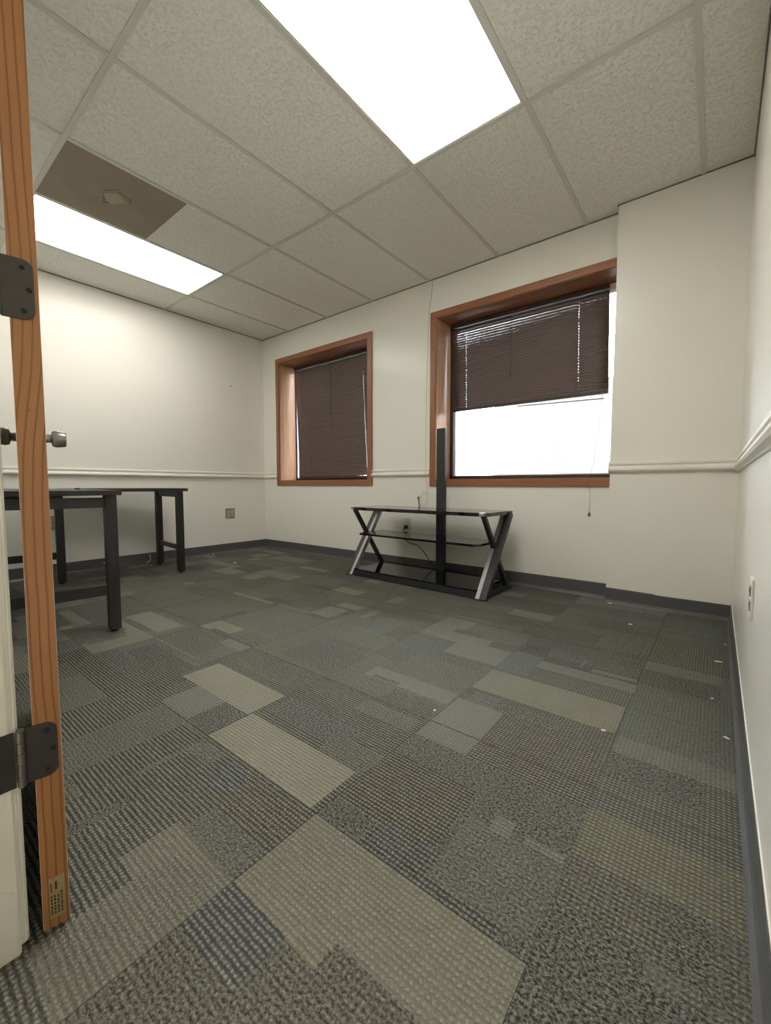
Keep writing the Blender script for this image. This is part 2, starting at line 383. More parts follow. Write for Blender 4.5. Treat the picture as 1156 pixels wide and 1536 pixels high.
# blocks of the pattern read off the photograph: x0, x1, y0, y1, yarn pair, rib
CUSTOM = [
 (3.0895, 3.572, 0.1295, 0.612, 'mid', 0.8),
 (3.1, 3.218, 0.421, 0.595, 'grey', 0.25),
 (3.118, 3.264, 0.33, 0.539, 'mid', 1.0),
 (3.231, 3.366, 0.505, 0.599, 'blue', 1.0),
 (3.352, 3.57, 0.49, 0.612, 'oliveD', 0.7),
 (3.373, 3.564, 0.403, 0.481, 'grey', 0.2),
 (3.348, 3.571, 0.29, 0.404, 'speck', 0.75),
 (3.173, 3.21, 0.2, 0.367, 'brown', 0.1),
 (3.42, 3.572, 0.13, 0.36, 'speck', 0.6),
 (3.572, 4.0545, 0.1295, 0.612, 'oliveD', 0.35),
 (3.572, 4.0545, 0.45, 0.612, 'light2', 1.0),
 (3.572, 3.8, 0.4, 0.45, 'light2', 0.9),
 (3.572, 3.728, 0.304, 0.404, 'blue', 0.9),
 (3.6, 4.0545, 0.13, 0.27, 'oliveD', 0.3),
 (4.0545, 4.346, 0.13, 0.612, 'dark', 0.1),
 (3.0895, 3.572, 0.612, 1.0945, 'mid', 0.9),
 (3.094, 3.55, 0.614, 0.77, 'light', 1.0),
 (3.114, 3.454, 0.809, 0.919, 'slate', 0.05),
 (3.4, 3.572, 0.77, 0.86, 'olive', 0.4),
 (3.33, 3.55, 1.0, 1.07, 'grey', 0.3),
 (3.0895, 3.572, 1.0945, 1.577, 'grey', 0.6),
 (3.189, 3.562, 1.211, 1.301, 'pale', 0.7),
 (3.225, 3.347, 1.217, 1.239, 'dark', 0.1),
 (3.3, 3.542, 1.511, 1.561, 'slate', 0.2),
 (3.09, 3.241, 1.383, 1.535, 'slate', 0.2),
 (3.36, 3.56, 1.1, 1.19, 'mid', 0.8),
 (3.226, 3.389, 1.855, 1.911, 'slate', 0.2),
 (3.09, 3.183, 1.776, 1.978, 'pale', 0.4),
 (3.317, 3.572, 1.606, 1.782, 'pale', 0.5),
 (3.572, 4.0545, 1.0945, 1.577, 'brownG', 0.85),
 (3.572, 4.046, 1.379, 1.571, 'light2', 1.0),
 (3.602, 3.912, 1.287, 1.335, 'dark', 0.1),
 (3.574, 3.74, 1.1, 1.28, 'pale', 0.6),
 (3.6, 3.7, 1.28, 1.36, 'grey', 0.5),
 (3.572, 3.703, 1.58, 1.818, 'blueLit', 0.2),  # bluish window light put into the yarn colour
 (3.892, 4.048, 1.795, 1.829, 'pale', 0.5),
 (3.703, 4.049, 1.849, 1.946, 'slate', 0.2),
 (3.845, 3.852, 1.812, 1.899, 'pale', 0.5),
 (3.842, 4.039, 2.1, 2.361, 'grey', 0.5),
 (3.572, 3.733, 2.309, 2.424, 'teal', 0.4),
 (3.733, 4.054, 2.376, 2.457, 'dark', 0.2),
 (4.0545, 4.3, 1.955, 2.0595, 'pale', 0.8),
 (4.0545, 4.3, 1.8, 1.955, 'dark', 0.15),
 (4.0545, 4.346, 1.577, 1.8, 'teal', 0.5),
 (4.0545, 4.537, 1.0945, 1.577, 'teal', 0.5),
 (4.0545, 4.346, 1.285, 1.375, 'pale', 0.9),
 (4.0545, 4.26, 1.165, 1.285, 'dark', 0.1),
 (4.26, 4.346, 1.095, 1.285, 'grey', 0.9),
 (4.0545, 4.26, 1.095, 1.165, 'grey', 0.9),
 (4.0545, 4.537, 0.612, 1.0945, 'dark', 0.1),
 (4.0545, 4.346, 1.02, 1.0945, 'grey', 0.9),
 (4.0545, 4.346, 0.87, 1.02, 'oliveL', 0.9),
 (4.0545, 4.22, 0.745, 0.87, 'oliveD', 0.5),
 (4.2, 4.27, 0.7, 0.74, 'grey', 0.4),
 (4.28, 4.346, 0.62, 0.87, 'brownG', 0.4),
 (3.572, 4.0545, 0.612, 1.0945, 'dark', 0.1),
 (3.574, 3.74, 1.01, 1.0945, 'pale', 0.8),
 (3.74, 4.0545, 1.01, 1.0945, 'brownG', 0.85),
 (3.574, 3.83, 0.68, 0.9, 'oliveD', 0.85),
 (3.7, 4.0, 0.612, 0.7, 'slate', 0.7),
 (3.85, 4.0545, 0.64, 0.83, 'grey', 0.25),
 (3.969, 4.05, 0.828, 0.85, 'pale', 0.7),
 (3.898, 3.942, 0.816, 0.867, 'pale', 0.6),
 (2.607, 3.0895, 0.612, 1.0945, 'mid', 0.9),
 (2.951, 3.082, 0.618, 0.768, 'dark', 0.1),
 (2.772, 2.958, 0.621, 0.786, 'pale', 0.5),
 (2.646, 3.087, 0.755, 0.908, 'light', 1.0),
 (2.704, 3.049, 0.952, 0.972, 'olive', 0.8),
 (2.617, 2.693, 0.612, 0.752, 'dark2', 1.0),
 (2.981, 3.018, 0.959, 1.031, 'blue', 0.6),
 (2.607, 3.0895, 0.1295, 0.612, 'olive', 0.25),
 (2.607, 2.8, 0.13, 0.612, 'mid', 1.0),
 (2.98, 3.0895, 0.3, 0.6, 'mid', 1.0),
 (2.142, 2.424, 0.635, 0.699, 'dark', 0.1),
 (2.202, 2.38, 0.711, 0.852, 'slate', 0.9),
 (2.125, 2.515, 0.867, 0.875, 'pale', 0.8),
 (2.221, 2.349, 0.833, 0.858, 'dark', 0.2),
 (1.642, 2.056, 0.913, 1.046, 'light2', 1.0),
 (1.658, 1.888, 0.651, 0.833, 'dark', 0.2),
 (1.915, 1.985, 0.64, 0.798, 'grey', 0.4),
 (2.224, 2.58, 1.095, 1.128, 'dark', 0.7),
 (2.366, 2.589, 1.118, 1.141, 'dark', 0.2),
 (2.607, 3.0895, 1.0945, 1.577, 'olive', 0.5),
 (2.768, 3.09, 1.128, 1.349, 'dark', 0.2),
 (2.81, 3.064, 1.366, 1.416, 'slate', 0.3),
 (2.607, 3.071, 1.577, 1.586, 'light2', 0.7),
 (2.125, 2.359, 1.698, 1.895, 'dark', 0.2),
 (2.411, 2.565, 1.616, 1.788, 'pale', 0.3),
 (1.642, 2.069, 1.124, 1.424, 'brownG', 0.2),
 (1.642, 2.078, 1.577, 1.615, 'light2', 0.5),
 (1.384, 1.505, 1.244, 1.278, 'dark', 0.2),
]
for ix in range(-1, 11):
    for iy in range(0, 11):
        blocks += split_tile(TX0 + ix * TS, TY0 + iy * TS)
FX0, FX1, FY0, FY1 = -0.05, W + 0.05, -1.35, D + 0.05
def build_floor():
    xs, ys = {FX0, FX1}, {FY0, FY1}
    bm = bmesh.new()
    ld = bm.faces.layers.float_color.new('yarn_dark') if hasattr(bm.faces.layers, 'float_color') else None
    recs = []
    def emit(x0, x1, y0, y1, k, rib):
        x0, x1, y0, y1 = max(x0, FX0), min(x1, FX1), max(y0, FY0), min(y1, FY1)
        if x1 - x0 < 1e-4 or y1 - y0 < 1e-4: return
        recs.append((x0, x1, y0, y1, k, rib))
    def subtract(r, c):
        x0, x1, y0, y1, k, rib = r; a0, a1, b0, b1 = c[:4]
        if a0 >= x1 - 1e-6 or a1 <= x0 + 1e-6 or b0 >= y1 - 1e-6 or b1 <= y0 + 1e-6: return [r]
        o = []
        if b0 > y0: o.append((x0, x1, y0, b0, k, rib))
        if b1 < y1: o.append((x0, x1, b1, y1, k, rib))
        m0, m1 = max(y0, b0), min(y1, b1)
        if a0 > x0: o.append((x0, a0, m0, m1, k, rib))
        if a1 < x1: o.append((a1, x1, m0, m1, k, rib))
        return o
    todo = blocks[:]
    placed = []
    for c in CUSTOM:                      # later hand-read blocks lie over earlier ones
        placed = [q for r in placed for q in subtract(r, c)] + [c]
    for c in placed: todo = [q for r in todo for q in subtract(r, c)]
    for r in todo + placed: emit(*r)
    verts, faces = [], []
    for r in recs:
        i = len(verts)
        verts += [(r[0], r[2], 0), (r[1], r[2], 0), (r[1], r[3], 0), (r[0], r[3], 0)]; faces.append((i, i + 1, i + 2, i + 3))
    bm.free()
    me = bpy.data.meshes.new('floor'); me.from_pydata(verts, [], faces)
    a = me.attributes.new('yarn_dark', 'FLOAT_COLOR', 'FACE'); b = me.attributes.new('yarn_light', 'FLOAT_COLOR', 'FACE'); c = me.attributes.new('rib', 'FLOAT', 'FACE')
    for i, r in enumerate(recs):
        v = 0.94 + 0.12 * random.Random(i * 7 + 3).random()
        dk, lt = PAL[r[4]] if isinstance(r[4], str) else r[4]
        a.data[i].color = (dk[0] * v, dk[1] * v, dk[2] * v, 1); b.data[i].color = (lt[0] * v, lt[1] * v, lt[2] * v, 1); c.data[i].value = r[5]
    me.materials.append(M['carpet']); me.update()
    o = bpy.data.objects.new('floor', me); col.objects.link(o); return o
floor = struct(build_floor(), 'grey and green patchwork carpet tiles covering the whole floor', 'floor')
# thin dark joints between the carpet tiles
sm = MB()
for ix in range(0, 11):
    x = TX0 + ix * TS
    if 0 < x < W: sm.box(x - 0.0003, x + 0.0003, NY, D, 0.0, 0.0006)
for iy in range(4, 10):
    y = TY0 + iy * TS
    if NY < y < D: sm.box(0, W, y - 0.0003, y + 0.0003, 0.0, 0.0006)
sm.build('tile_joints', simple('carpet_joint', lin(54, 53, 48), 0.95), floor)

# ------------------------------------------------------------------ walls
struct(MB().box(-0.12, 0, NY - 0.1, D + 0.26, 0, H + 0.15).build('wall_left', M['wall']), 'cream wall at the left behind the desk', 'wall')
struct(MB().box(W, W + 0.12, -1.45, D + 0.26, 0, H + 0.15).build('wall_right', M['wall']), 'cream wall close to the right edge of the picture', 'wall')
W1 = (0.305, 1.635, 0.800, 2.122); W2 = (2.390, 3.719, 0.795, 2.122)
wf = MB(); xs = [0, W1[0], W1[1], W2[0], W2[1], W]; y0, y1 = D, D + 0.26
for i, (a, b) in enumerate(zip(xs, xs[1:])):
    if i in (1, 3):
        w = W1 if i == 1 else W2
        wf.box(a, b, y0, y1, 0, w[2]); wf.box(a, b, y0, y1, w[3], H + 0.15)
    else: wf.box(a, b, y0, y1, 0, H + 0.15)
struct(wf.build('wall_far', M['wall']), 'cream wall with two wood trimmed windows', 'wall')
struct(MB().box(K, W, B, D, 0, H + 0.15).build('wall_far_right', M['wall']), 'cream corner pier standing forward beside the right window', 'wall')
JX = 3.420
nw = MB(); nw.box(-0.12, JX - 0.018, -0.02, NY, 0, H + 0.15); nw.box(JX - 0.018, W, -0.02, NY, 2.075, H + 0.15)
struct(nw.build('wall_near', M['wall']), 'cream wall around the doorway behind the door', 'wall')
# unseen hallway added behind the doorway: shuts out sky, holds the fill light
hw = MB(); hw.box(1.2, W, -1.45, -1.37, 0, H + 0.15); hw.box(1.2, 1.3, -1.37, -0.02, 0, H + 0.15)
struct(hw.build('wall_hall_added', M['hall']), 'unseen hallway walls added outside the doorway to shut out sky light', 'wall')

struct(MB().box(1.2, W, -1.37, -0.02, 0.0, 0.002).build('floor_hall_bounce', simple('pale_bounce_floor', lin(205, 200, 188), 0.4)), 'pale unseen hallway floor added to bounce light into the room', 'floor')  # pale floor added to bounce hallway light up to the room ceiling
# ceiling
LX = [0.0] + [0.4779 + 0.6096 * k for k in range(7)] + [W]
LY = [NY, 0.712, 1.931, D]
ce = MB(); ZT = H + 0.005
for i in range(8):
    for j in range(3):
        a, b, c, d = LX[i], LX[i + 1], LY[j], LY[j + 1]
        if j == 1 and i in (1, 5): continue                       # the two light fixtures
        if j == 1 and i == 2: c = 1.322                           # half a cell is the brown panel
        if i >= 6 and j == 2 and b > K and a < K:
            ce.box(a, K, c, d, ZT, ZT + 0.016); ce.box(K, b, c, B, ZT, ZT + 0.016); continue
        if i == 7 and j == 2: d = B
        ce.box(a, b, c, d, ZT, ZT + 0.016)
ceil_o = struct(ce.build('ceiling', M['tile']), 'suspended ceiling of grey fissured tiles', 'ceiling')
struct(MB().box(-0.12, W + 0.12, -1.45, D + 0.26, H + 0.15, H + 0.2).build('ceiling_light_block', M['hall']), 'unseen slab added above the suspended ceiling to block light', 'ceiling')  # added slab keeps outside light from leaking in above the tiles
struct(MB().box(1.2, W, -1.37, -0.02, H, H + 0.02).build('ceiling_hall_added', M['hall']), 'unseen hallway ceiling added to close the hallway against sky light', 'ceiling')  # closes the added hallway from above
te = MB(); tw = 0.012
for x in LX[1:-1]:
    te.box(x - tw, x + tw, NY, B if x > K else D, H, H + 0.004)
for y in LY[1:-1]:
    te.box(0, W, y - tw, y + tw, H - 0.0004, H + 0.0042)
te.build('ceiling_grid', M['tee'], ceil_o)
pa = MB(); e = 0.006
pa.box(0, K, D - e, D, H - 0.001, H + 0.005).box(K, W, B - e, B, H - 0.001, H + 0.005).box(K - e, K, B - e, D, H - 0.001, H + 0.005)
pa.box(0, e, NY, D, H - 0.001, H + 0.005).box(W - e, W, NY, B, H - 0.001, H + 0.005)
pa.build('shadow_angle', simple('grey_shadow_angle', lin(118, 115, 104), 0.6), ceil_o)  # angle toned dark to draw the shadow gap along the walls

HL = empty('ceiling_light', (2.25, -0.75, H - 0.012))  # fill lamp added out of view to brighten the room through the doorway
MB().box(-0.62, 0.62, -0.32, 0.32, 0.0, 0.004).build('diffuser', M['fill_diffuser'], HL)
MB().box(-0.64, 0.64, -0.34, 0.34, 0.004, 0.012).build('frame', M['tee'], HL)
tag(HL, 'fill light added in the unseen hallway outside the doorway', 'light')
def light(i, label, mat):
    x0, x1, y0, y1 = LX[i] + tw, LX[i + 1] - tw, LY[1] + tw, LY[2] - tw
    cx, cy = (x0 + x1) / 2, (y0 + y1) / 2
    t = empty('ceiling_light', (cx, cy, H)); a, b = (x1 - x0) / 2, (y1 - y0) / 2
    MB().box(-a, a, -b, b, 0.004, 0.008).build('diffuser', M[mat], t)
    h = MB(); h.box(-a, a, -b, b, 0.085, 0.09)
    for s in (-1, 1): h.box(s * a - 0.002, s * a + 0.002, -b, b, 0.008, 0.09); h.box(-a, a, s * b - 0.002, s * b + 0.002, 0.008, 0.09)
    h.build('housing', M['tee'], t)
    fr = MB(); r = 0.007
    for s in (-1, 1): fr.box(s * (a - r / 2) - r / 2, s * (a - r / 2) + r / 2, -b, b, 0.0015, 0.004); fr.box(-a + r, a - r, s * (b - r / 2) - r / 2, s * (b - r / 2) + r / 2, 0.0015, 0.004)
    fr.build('frame', M['tee'], t)
    return tag(t, label, 'light', 'recessed ceiling lights')
light(1, 'lit recessed ceiling light beside the brown panel, above the desk', 'diffuser')
light(5, 'large lit recessed ceiling light nearest the camera at the top of the picture', 'diffuser_dim')

bp = empty('ceiling_panel', (LX[2] + tw, LY[1] + tw, H))
MB().box(0, 0.6096 - 2 * tw, 0, 1.322 - LY[1] - tw, 0.002, 0.012).build('panel', M['brown_panel'], bp)
stk = MB(); cx, cy = 1.412 - LX[2] - tw, 1.028 - LY[1] - tw
stk.prism([(cx - 0.095, cy + 0.005), (cx - 0.02, cy - 0.058), (cx + 0.045, cy + 0.001), (cx - 0.008, cy + 0.060)], 0.0004, 0.002)
stk.build('diamond_sticker', M['sticker'], bp, 'tan diamond shaped patch')
smg = MB()
for (ax, ay, bx, by) in ((-0.10, -0.025, 0.0, -0.06), (0.06, 0.0, 0.03, 0.075), (0.015, -0.06, 0.075, -0.01), (-0.11, -0.03, -0.06, 0.02), (0.0, 0.075, 0.05, 0.07)):
    dx, dy = bx - ax, by - ay; l = math.hypot(dx, dy); nx, ny = -dy / l * 0.006, dx / l * 0.006
    smg.prism([(cx + ax + nx, cy + ay + ny), (cx + ax - nx, cy + ay - ny), (cx + bx - nx * .5, cy + by - ny * .5), (cx + bx + nx * .5, cy + by + ny * .5)], 0.0012, 0.002)
smg.build('scrape_marks', M['smudge'], bp)
tag(bp, 'brown square ceiling panel with a small diamond patch', 'panel')

# ------------------------------------------------------------------ chair rail and baseboard
RAIL = [(0, 0.893), (0.010, 0.893), (0.014, 0.888), (0.014, 0.876), (0.008, 0.872), (0.008, 0.866), (0.013, 0.860), (0.022, 0.852), (0.024, 0.842), (0.020, 0.834), (0.008, 0.828), (0.005, 0.822), (0, 0.822)]
BASE = [(0, 0.100), (0.003, 0.100), (0.005, 0.096), (0.005, 0.022), (0.009, 0.010), (0.016, 0.003), (0.018, 0.0), (0, 0.0)]
def run(mb, prof, a, b, n):
    """extrude profile (offset from wall, height) from point a to b; n = direction into the room"""
    bm = bmesh.new(); L, Rr = [], []
    for o, z in prof:
        L.append(bm.verts.new((a[0] + n[0] * o, a[1] + n[1] * o, z))); Rr.append(bm.verts.new((b[0] + n[0] * o, b[1] + n[1] * o, z)))
    k = len(prof)
    for i in range(k): bm.faces.new((L[i], L[(i + 1) % k], Rr[(i + 1) % k], Rr[i]))
    bm.faces.new(L); bm.faces.new(Rr); bmesh.ops.recalc_face_normals(bm, faces=bm.faces[:]); mb.add(bm)
    return mb
struct(run(MB(), RAIL, (0, NY), (0, D), (1, 0)).build('trim_1', M['trim']), 'cream chair rail along the left wall', 'trim')
struct(run(MB(), RAIL, (0, D), (0.25, D), (0, -1)).build('trim_2', M['trim']), 'short cream chair rail between the corner and left window', 'trim')
struct(run(MB(), RAIL, (1.693, D), (2.334, D), (0, -1)).build('trim_3', M['trim']), 'cream chair rail between the two windows', 'trim')
struct(run(MB(), RAIL, (K - 0.006, B), (W, B), (0, -1)).build('trim_4', M['trim']), 'cream chair rail across the corner pier', 'trim')
struct(run(MB(), RAIL, (W, NY), (W, B), (-1, 0)).build('trim_5', M['trim']), 'cream chair rail along the right wall', 'trim')
struct(run(MB(), BASE, (0, NY), (0, D), (1, 0)).build('baseboard_left', M['base']), 'charcoal vinyl baseboard on the left wall', 'baseboard')
struct(run(MB(), BASE, (0, D), (K, D), (0, -1)).build('baseboard_far', M['base']), 'charcoal vinyl baseboard below the windows', 'baseboard')
B2 = [(o, z * 0.86) for o, z in BASE]
pier = run(MB(), B2, (K, B), (W, B), (0, -1)); run(pier, B2, (K, B - 0.005), (K, D), (-1, 0))
pier.prism([(K + 0.0, 0.08), (K + 0.0, 0.094), (K + 0.26, 0.09), (K + 0.28, 0.084), (K + 0.60, 0.086), (W, 0.08)], B - 0.0045, B, axis='y')
struct(pier.build('baseboard_far_right', M['base']), 'charcoal vinyl baseboard with a ragged top on the corner pier', 'baseboard')
struct(run(MB(), BASE, (W, -1.3), (W, B), (-1, 0)).build('baseboard_right', M['base']), 'charcoal vinyl baseboard on the right wall', 'baseboard')
bn = run(MB(), BASE, (0, NY), (3.35, NY), (0, 1))
struct(bn.build('baseboard_near', M['base']), 'charcoal vinyl baseboard on the wall behind the door', 'baseboard')
# cream paint bead along the top of the right baseboard
pb = MB(); pb.box(W - 0.0030, W - 0.0003, NY, B - 0.005, 0.1000, 0.1016)
pb.build('paint_bead', M['trim'], bpy.data.objects['baseboard_right'], 'cream paint line')

# ------------------------------------------------------------------ windows
def window(n, w, x_out0, x_out1, label):
    x0, x1, z0, z1 = w; zt, zb = z1 + 0.054, z0 - 0.056
    t = empty('window_%d' % n, ((x0 + x1) / 2, D, z0)); ox, oz = (x0 + x1) / 2, z0
    X = lambda v: v - ox; Z = lambda v: v - oz
    Y0 = -0.014
    # mitred casing: four boards
    def board(pts, m): MB().prism([(X(a), Z(b)) for a, b in pts], Y0, 0.0, axis='y', bev=0.002).build('casing_board', m, t)
    board([(x_out0, zb), (x0, z0), (x0, z1), (x_out0, zt)], M['casing_v'])
    board([(x_out0, zt), (x0, z1), (x1, z1), (x_out1, zt)], M['casing_h'])
    if x_out1 - x1 > 0.03: board([(x1, z0), (x_out1, zb), (x_out1, zt), (x1, z1)], M['casing_v'])
    board([(x_out0, zb), (x_out1, zb), (x1, z0), (x0, z0)], M['casing_h'])
    # deep wooden reveal
    d = 0.245; th = 0.012
    MB().box(X(x0), X(x0) + 0.004, 0, d, 0, z1 - z0).build('reveal_board', M['reveal_v'], t)
    MB().box(X(x1) - 0.004, X(x1), 0, d, 0, z1 - z0).build('reveal_board', M['reveal_v'], t)
    MB().box(X(x0), X(x1), 0, d, z1 - z0 - 0.004, z1 - z0).build('reveal_board', M['reveal_h'], t)
    MB().box(X(x0), X(x1), 0, d, -0.001, 0.004).build('sill', M['reveal_h'], t)
    # dark frame with a pale inner sash
    f = MB(); a0, a1, b1 = X(x0), X(x1), z1 - z0; ya, yb = 0.224, 0.258; fw = 0.030; fl = 0.012 if n == 1 else fw
    f.box(a0, a0 + fl, ya, yb, 0.0, b1).box(a1 - fw, a1, ya, yb, 0, b1).box(a0, a1, ya, yb, 0.0, fw).box(a0, a1, ya, yb, b1 - fw, b1)
    f.build('window_frame', M['frame_dark'], t)
    s = MB(); a0 += fl; a1 -= fw; c0 = fw; c1 = b1 - fw; fw = 0.022; fl = 0.010 if n == 1 else fw; ya, yb = 0.232, 0.258
    s.box(a0, a0 + fl, ya, yb, c0, c1).box(a1 - fw, a1, ya, yb, c0, c1).box(a0, a1, ya, yb, c0, c0 + 0.008).box(a0, a1, ya, yb, c1 - fw, c1)
    s.build('sash', M['alu'], t)
    MB().box(a0, a1, 0.243, 0.247, c0, c1).build('pane', M['pane'], t)
    return struct(t, label, 'window')
window(1, W1, 0.250, 1.693, 'left wood trimmed window with its brown blind closed')
window(2, W2, 2.334, K, 'right wood trimmed window with its brown blind half raised')

# diagonal security mesh outside the right window
def mesh_screen(w, label):
    x0, x1, z0, z1 = w; m = MB(); p = 0.0175; t = 0.0013; y = D + 0.275; wd, ht = x1 - x0, z1 - z0
    o = empty('security_screen', ((x0 + x1) / 2, y, z0))
    for s in (1, -1):
        n = int((wd + ht) / p) + 1
        for k in range(n):
            c = -ht + k * p                                   # line x = c + h  (h = height)
            h0, h1 = max(0, -c), min(ht, wd - c)
            if h1 - h0 < 0.003: continue
            a, b = (c + h0 - wd / 2, h0), (c + h1 - wd / 2, h1)
            if s < 0: a, b = (-a[0], a[1]), (-b[0], b[1])
            m.bar((a[0], s * 0.0011, a[1]), (b[0], s * 0.0011, b[1]), t * 2, t * 1.4, up=(0, 1, 0))
    m.build('wire_mesh', M['screen'], o)
    f = MB(); r = 0.012
    f.box(-wd / 2, -wd / 2 + r, -0.008, 0.008, 0, ht).box(wd / 2 - r, wd / 2, -0.008, 0.008, 0, ht).box(-wd / 2, wd / 2, -0.008, 0.008, 0, r).box(-wd / 2, wd / 2, -0.008, 0.008, ht - r, ht)
    f.build('screen_frame', M['alu'], o)
    return tag(o, label, 'screen')
mesh_screen(W2, 'diagonal wire security screen outside the half raised blind')

# ------------------------------------------------------------------ blinds
def blind(label, x0, x1, ztop, zbot, y, shear, tilt, cords, holes_w=0.0013, gap_top=0.011, gap_bot=0.0012):
    """tilt(u, k, n) -> slat angle from horizontal in degrees (outer edge up)"""
    t = empty('venetian_blind', (x0, y, ztop)); L = x1 - x0
    MB().box(0, L, -0.014, 0.016, -0.030, 0.0, 0.002).build('headrail', M['blind_rail'], t)
    zs = -0.030 - gap_top; ze = zbot - ztop + 0.022 + gap_bot; pitch = 0.0205
    n = int(round((zs - ze) / pitch)); pitch = (zs - ze) / n
    hw = 0.0125; bm = bmesh.new()
    us = sorted(set([0.0, 1.0] + [i / 14 for i in range(15)] + [c / L - holes_w / L / 2 for c in cords] + [c / L + holes_w / L / 2 for c in cords]))
    tot = ztop - zbot
    for k in range(n):
        zc = zs - pitch * (k + 0.5); sh = shear * (-zc) / tot
        grid = []
        for u in us:
            a = R(tilt(u, k, n)); rowv = []
            for v in (-1.0, -0.2, 0.0, 0.2, 1.0):
                crown = 0.0010 * (1 - v * v)
                yy = v * hw * math.cos(a) - crown * math.sin(a); zz = v * hw * math.sin(a) + crown * math.cos(a)
                rowv.append(bm.verts.new((u * L + sh, yy, zc + zz)))
            grid.append(rowv)
        for i in range(len(us) - 1):
            um = (us[i] + us[i + 1]) / 2 * L
            hole = any(abs(um - c) < holes_w / 2 for c in cords)
            for j in range(4):
                if hole and j in (1, 2): continue
                f = bm.faces.new((grid[i][j], grid[i + 1][j], grid[i + 1][j + 1], grid[i][j + 1])); f.smooth = True
    me = bpy.data.meshes.new('slats'); bm.to_mesh(me); bm.free(); me.materials.append(M['blind'])
    so = bpy.data.objects.new('slats', me); col.objects.link(so); so.parent = t
    md = so.modifiers.new('thick', 'SOLIDIFY'); md.thickness = 0.0005; md.offset = 0
    MB().box(shear, L + shear, -0.011, 0.011, zbot - ztop, zbot - ztop + 0.022, 0.002).build('bottom_rail', M['blind_rail'], t)
    for c in cords:
        m = MB()
        for yy in (-0.0135, 0.0135):
            m.tube([(c, yy, -0.03), (c + shear * 0.5, yy, (zbot - ztop) / 2), (c + shear, yy, zbot - ztop + 0.02)], 0.0006, 5)
        m.build('ladder_cord', M['cord'], t)
    return t
def tilt1(u, k, n):
    f = max(0.0, (k - (n - 7)) / 6.0)          # the last slats hang open towards the right
    return 80 - 31 * f * max(0.0, min(1, (u - 0.35) / 0.6)) ** 1.2
b1 = blind('', 0.338, 1.600, 2.112, 0.826, D + 0.203, 0.072, tilt1, (0.155, 1.045))
MB().tube([(0.595, -0.022, -0.02), (0.605, -0.024, -0.4), (0.628, -0.022, -0.80)], 0.0032, 7).build('tilt_wand', M['blind_rail'], b1)
tag(b1, 'brown slatted blind, fully lowered, in the left window', 'blind', 'brown slatted window blinds')
def tilt2(u, k, n):
    base = 67.9 + 1.3 * u
    if u < 0.12 and k > 0.55 * n: base -= 3.0 * (1 - u / 0.12) * (1 if k % 3 else 0.3)
    return base
b2 = blind('', 2.424, 3.634, 2.112, 1.380, D + 0.203, 0.012, tilt2, (0.128, 1.015))
MB().tube([(0.525, -0.022, -0.02), (0.527, -0.024, -0.25), (0.529, -0.022, -0.52)], 0.0032, 7).build('tilt_wand', M['blind_rail'], b2)
MB().cyl((0.58, 0.004, -0.745), (1.20, 0.004, -0.762), 0.004, 10).build('hanging_rod', M['frame_dark'], b2)
MB().box(1.212, 1.285, -0.012, 0.016, -0.055, -0.002, 0.001).build('bracket', M['cord_light'], b2)
MB().tube([(1.19, -0.018, -0.03), (1.188, -0.022, -0.70), (1.18, -0.150, -1.17), (1.168, -0.243, -1.32), (1.174, -0.222, -1.42), (1.170, -0.218, -1.545)], 0.0012, 6).build('pull_cord', M['cord'], b2)
tas = MB().lathe([(0, 0.002), (0.004, 0.004), (0.016, 0.0062), (0.024, 0.0062), (0.027, 0.003)], (1.170, -0.218, -1.545), (0, 0, -1), 14).build('tassel', M['blind_rail'], bpy.data.objects['pull_cord'])
tag(b2, 'brown slatted blind, half raised, in the right window', 'blind', 'brown slatted window blinds')

# ------------------------------------------------------------------ outdoors
ext = tag(MB().box(1.15, 6.5, 7.0, 7.25, -0.25, 2.35).build('brick_wall', M['brick']), 'orange brick wall outdoors behind the right window', 'wall')
ext['kind'] = 'structure'
struct(MB().box(-14, 14, D + 0.35, 24, -0.30, -0.25).build('ground', M['concrete']), 'grey paving outside the windows', 'ground')

# ------------------------------------------------------------------ door and its frame
fr = empty('trim_6', (JX, 0.0, 0.0))
MB().box(-0.018, 0.0, -0.02, 0.1265, 0.0, 2.06, 0.002).build('jamb', M['jamb'], fr)
MB().prism([(-0.065, NY), (-0.004, NY), (-0.004, 0.132), (-0.007, 0.1375), (-0.05, 0.1375), (-0.065, 0.130)], 0.012, 2.06, axis='z', bev=0.002).build('casing', M['jamb'], fr)
MB().box(0.0, 0.011, 0.0, 0.045, 0.0, 2.06, 0.002).build('door_stop', M['jamb'], fr)
MB().box(-0.065, W - JX, NY, 0.1375, 2.06, 2.12).box(-0.018, W - JX, -0.02, NY, 2.06, 2.075).build('head_casing', M['jamb'], fr)
def plate(mb, u0, u1, z0, z1, r, right, x0, x1):
    """hinge leaf in the (y,z) plane with two rounded corners on one side"""
    pts = []
    if right:   # rounded towards u1
        pts = [(u0, z0), (u0, z1)] + [(u1 - math.copysign(r, u1 - u0) * (1 - math.sin(R(a))), z1 - r * (1 - math.cos(R(a)))) for a in range(0, 91, 15)] + \
              [(u1 - math.copysign(r, u1 - u0) * (1 - math.cos(R(a))), z0 + r * (1 - math.sin(R(a)))) for a in range(0, 91, 15)]
    mb.prism(pts, x0, x1, axis='x'); return mb
HZ = (0.3205, 1.042)
for z in HZ:
    lf = plate(MB(), 0.131, 0.062, z - 0.0445, z + 0.0445, 0.016, True, 0.0, 0.0022).build('hinge_leaf', M['hinge'], fr, 'dark bronze hinge leaf on the frame')
    for dy, dz in ((0.085, 0.031), (0.072, 0.0), (0.085, -0.031)):
        MB().lathe([(0, 0.0042), (0.0008, 0.0036), (0.001, 0.001)], (0.0022, dy, z + dz), (1, 0, 0), 16).build('screw', M['hole'], lf)
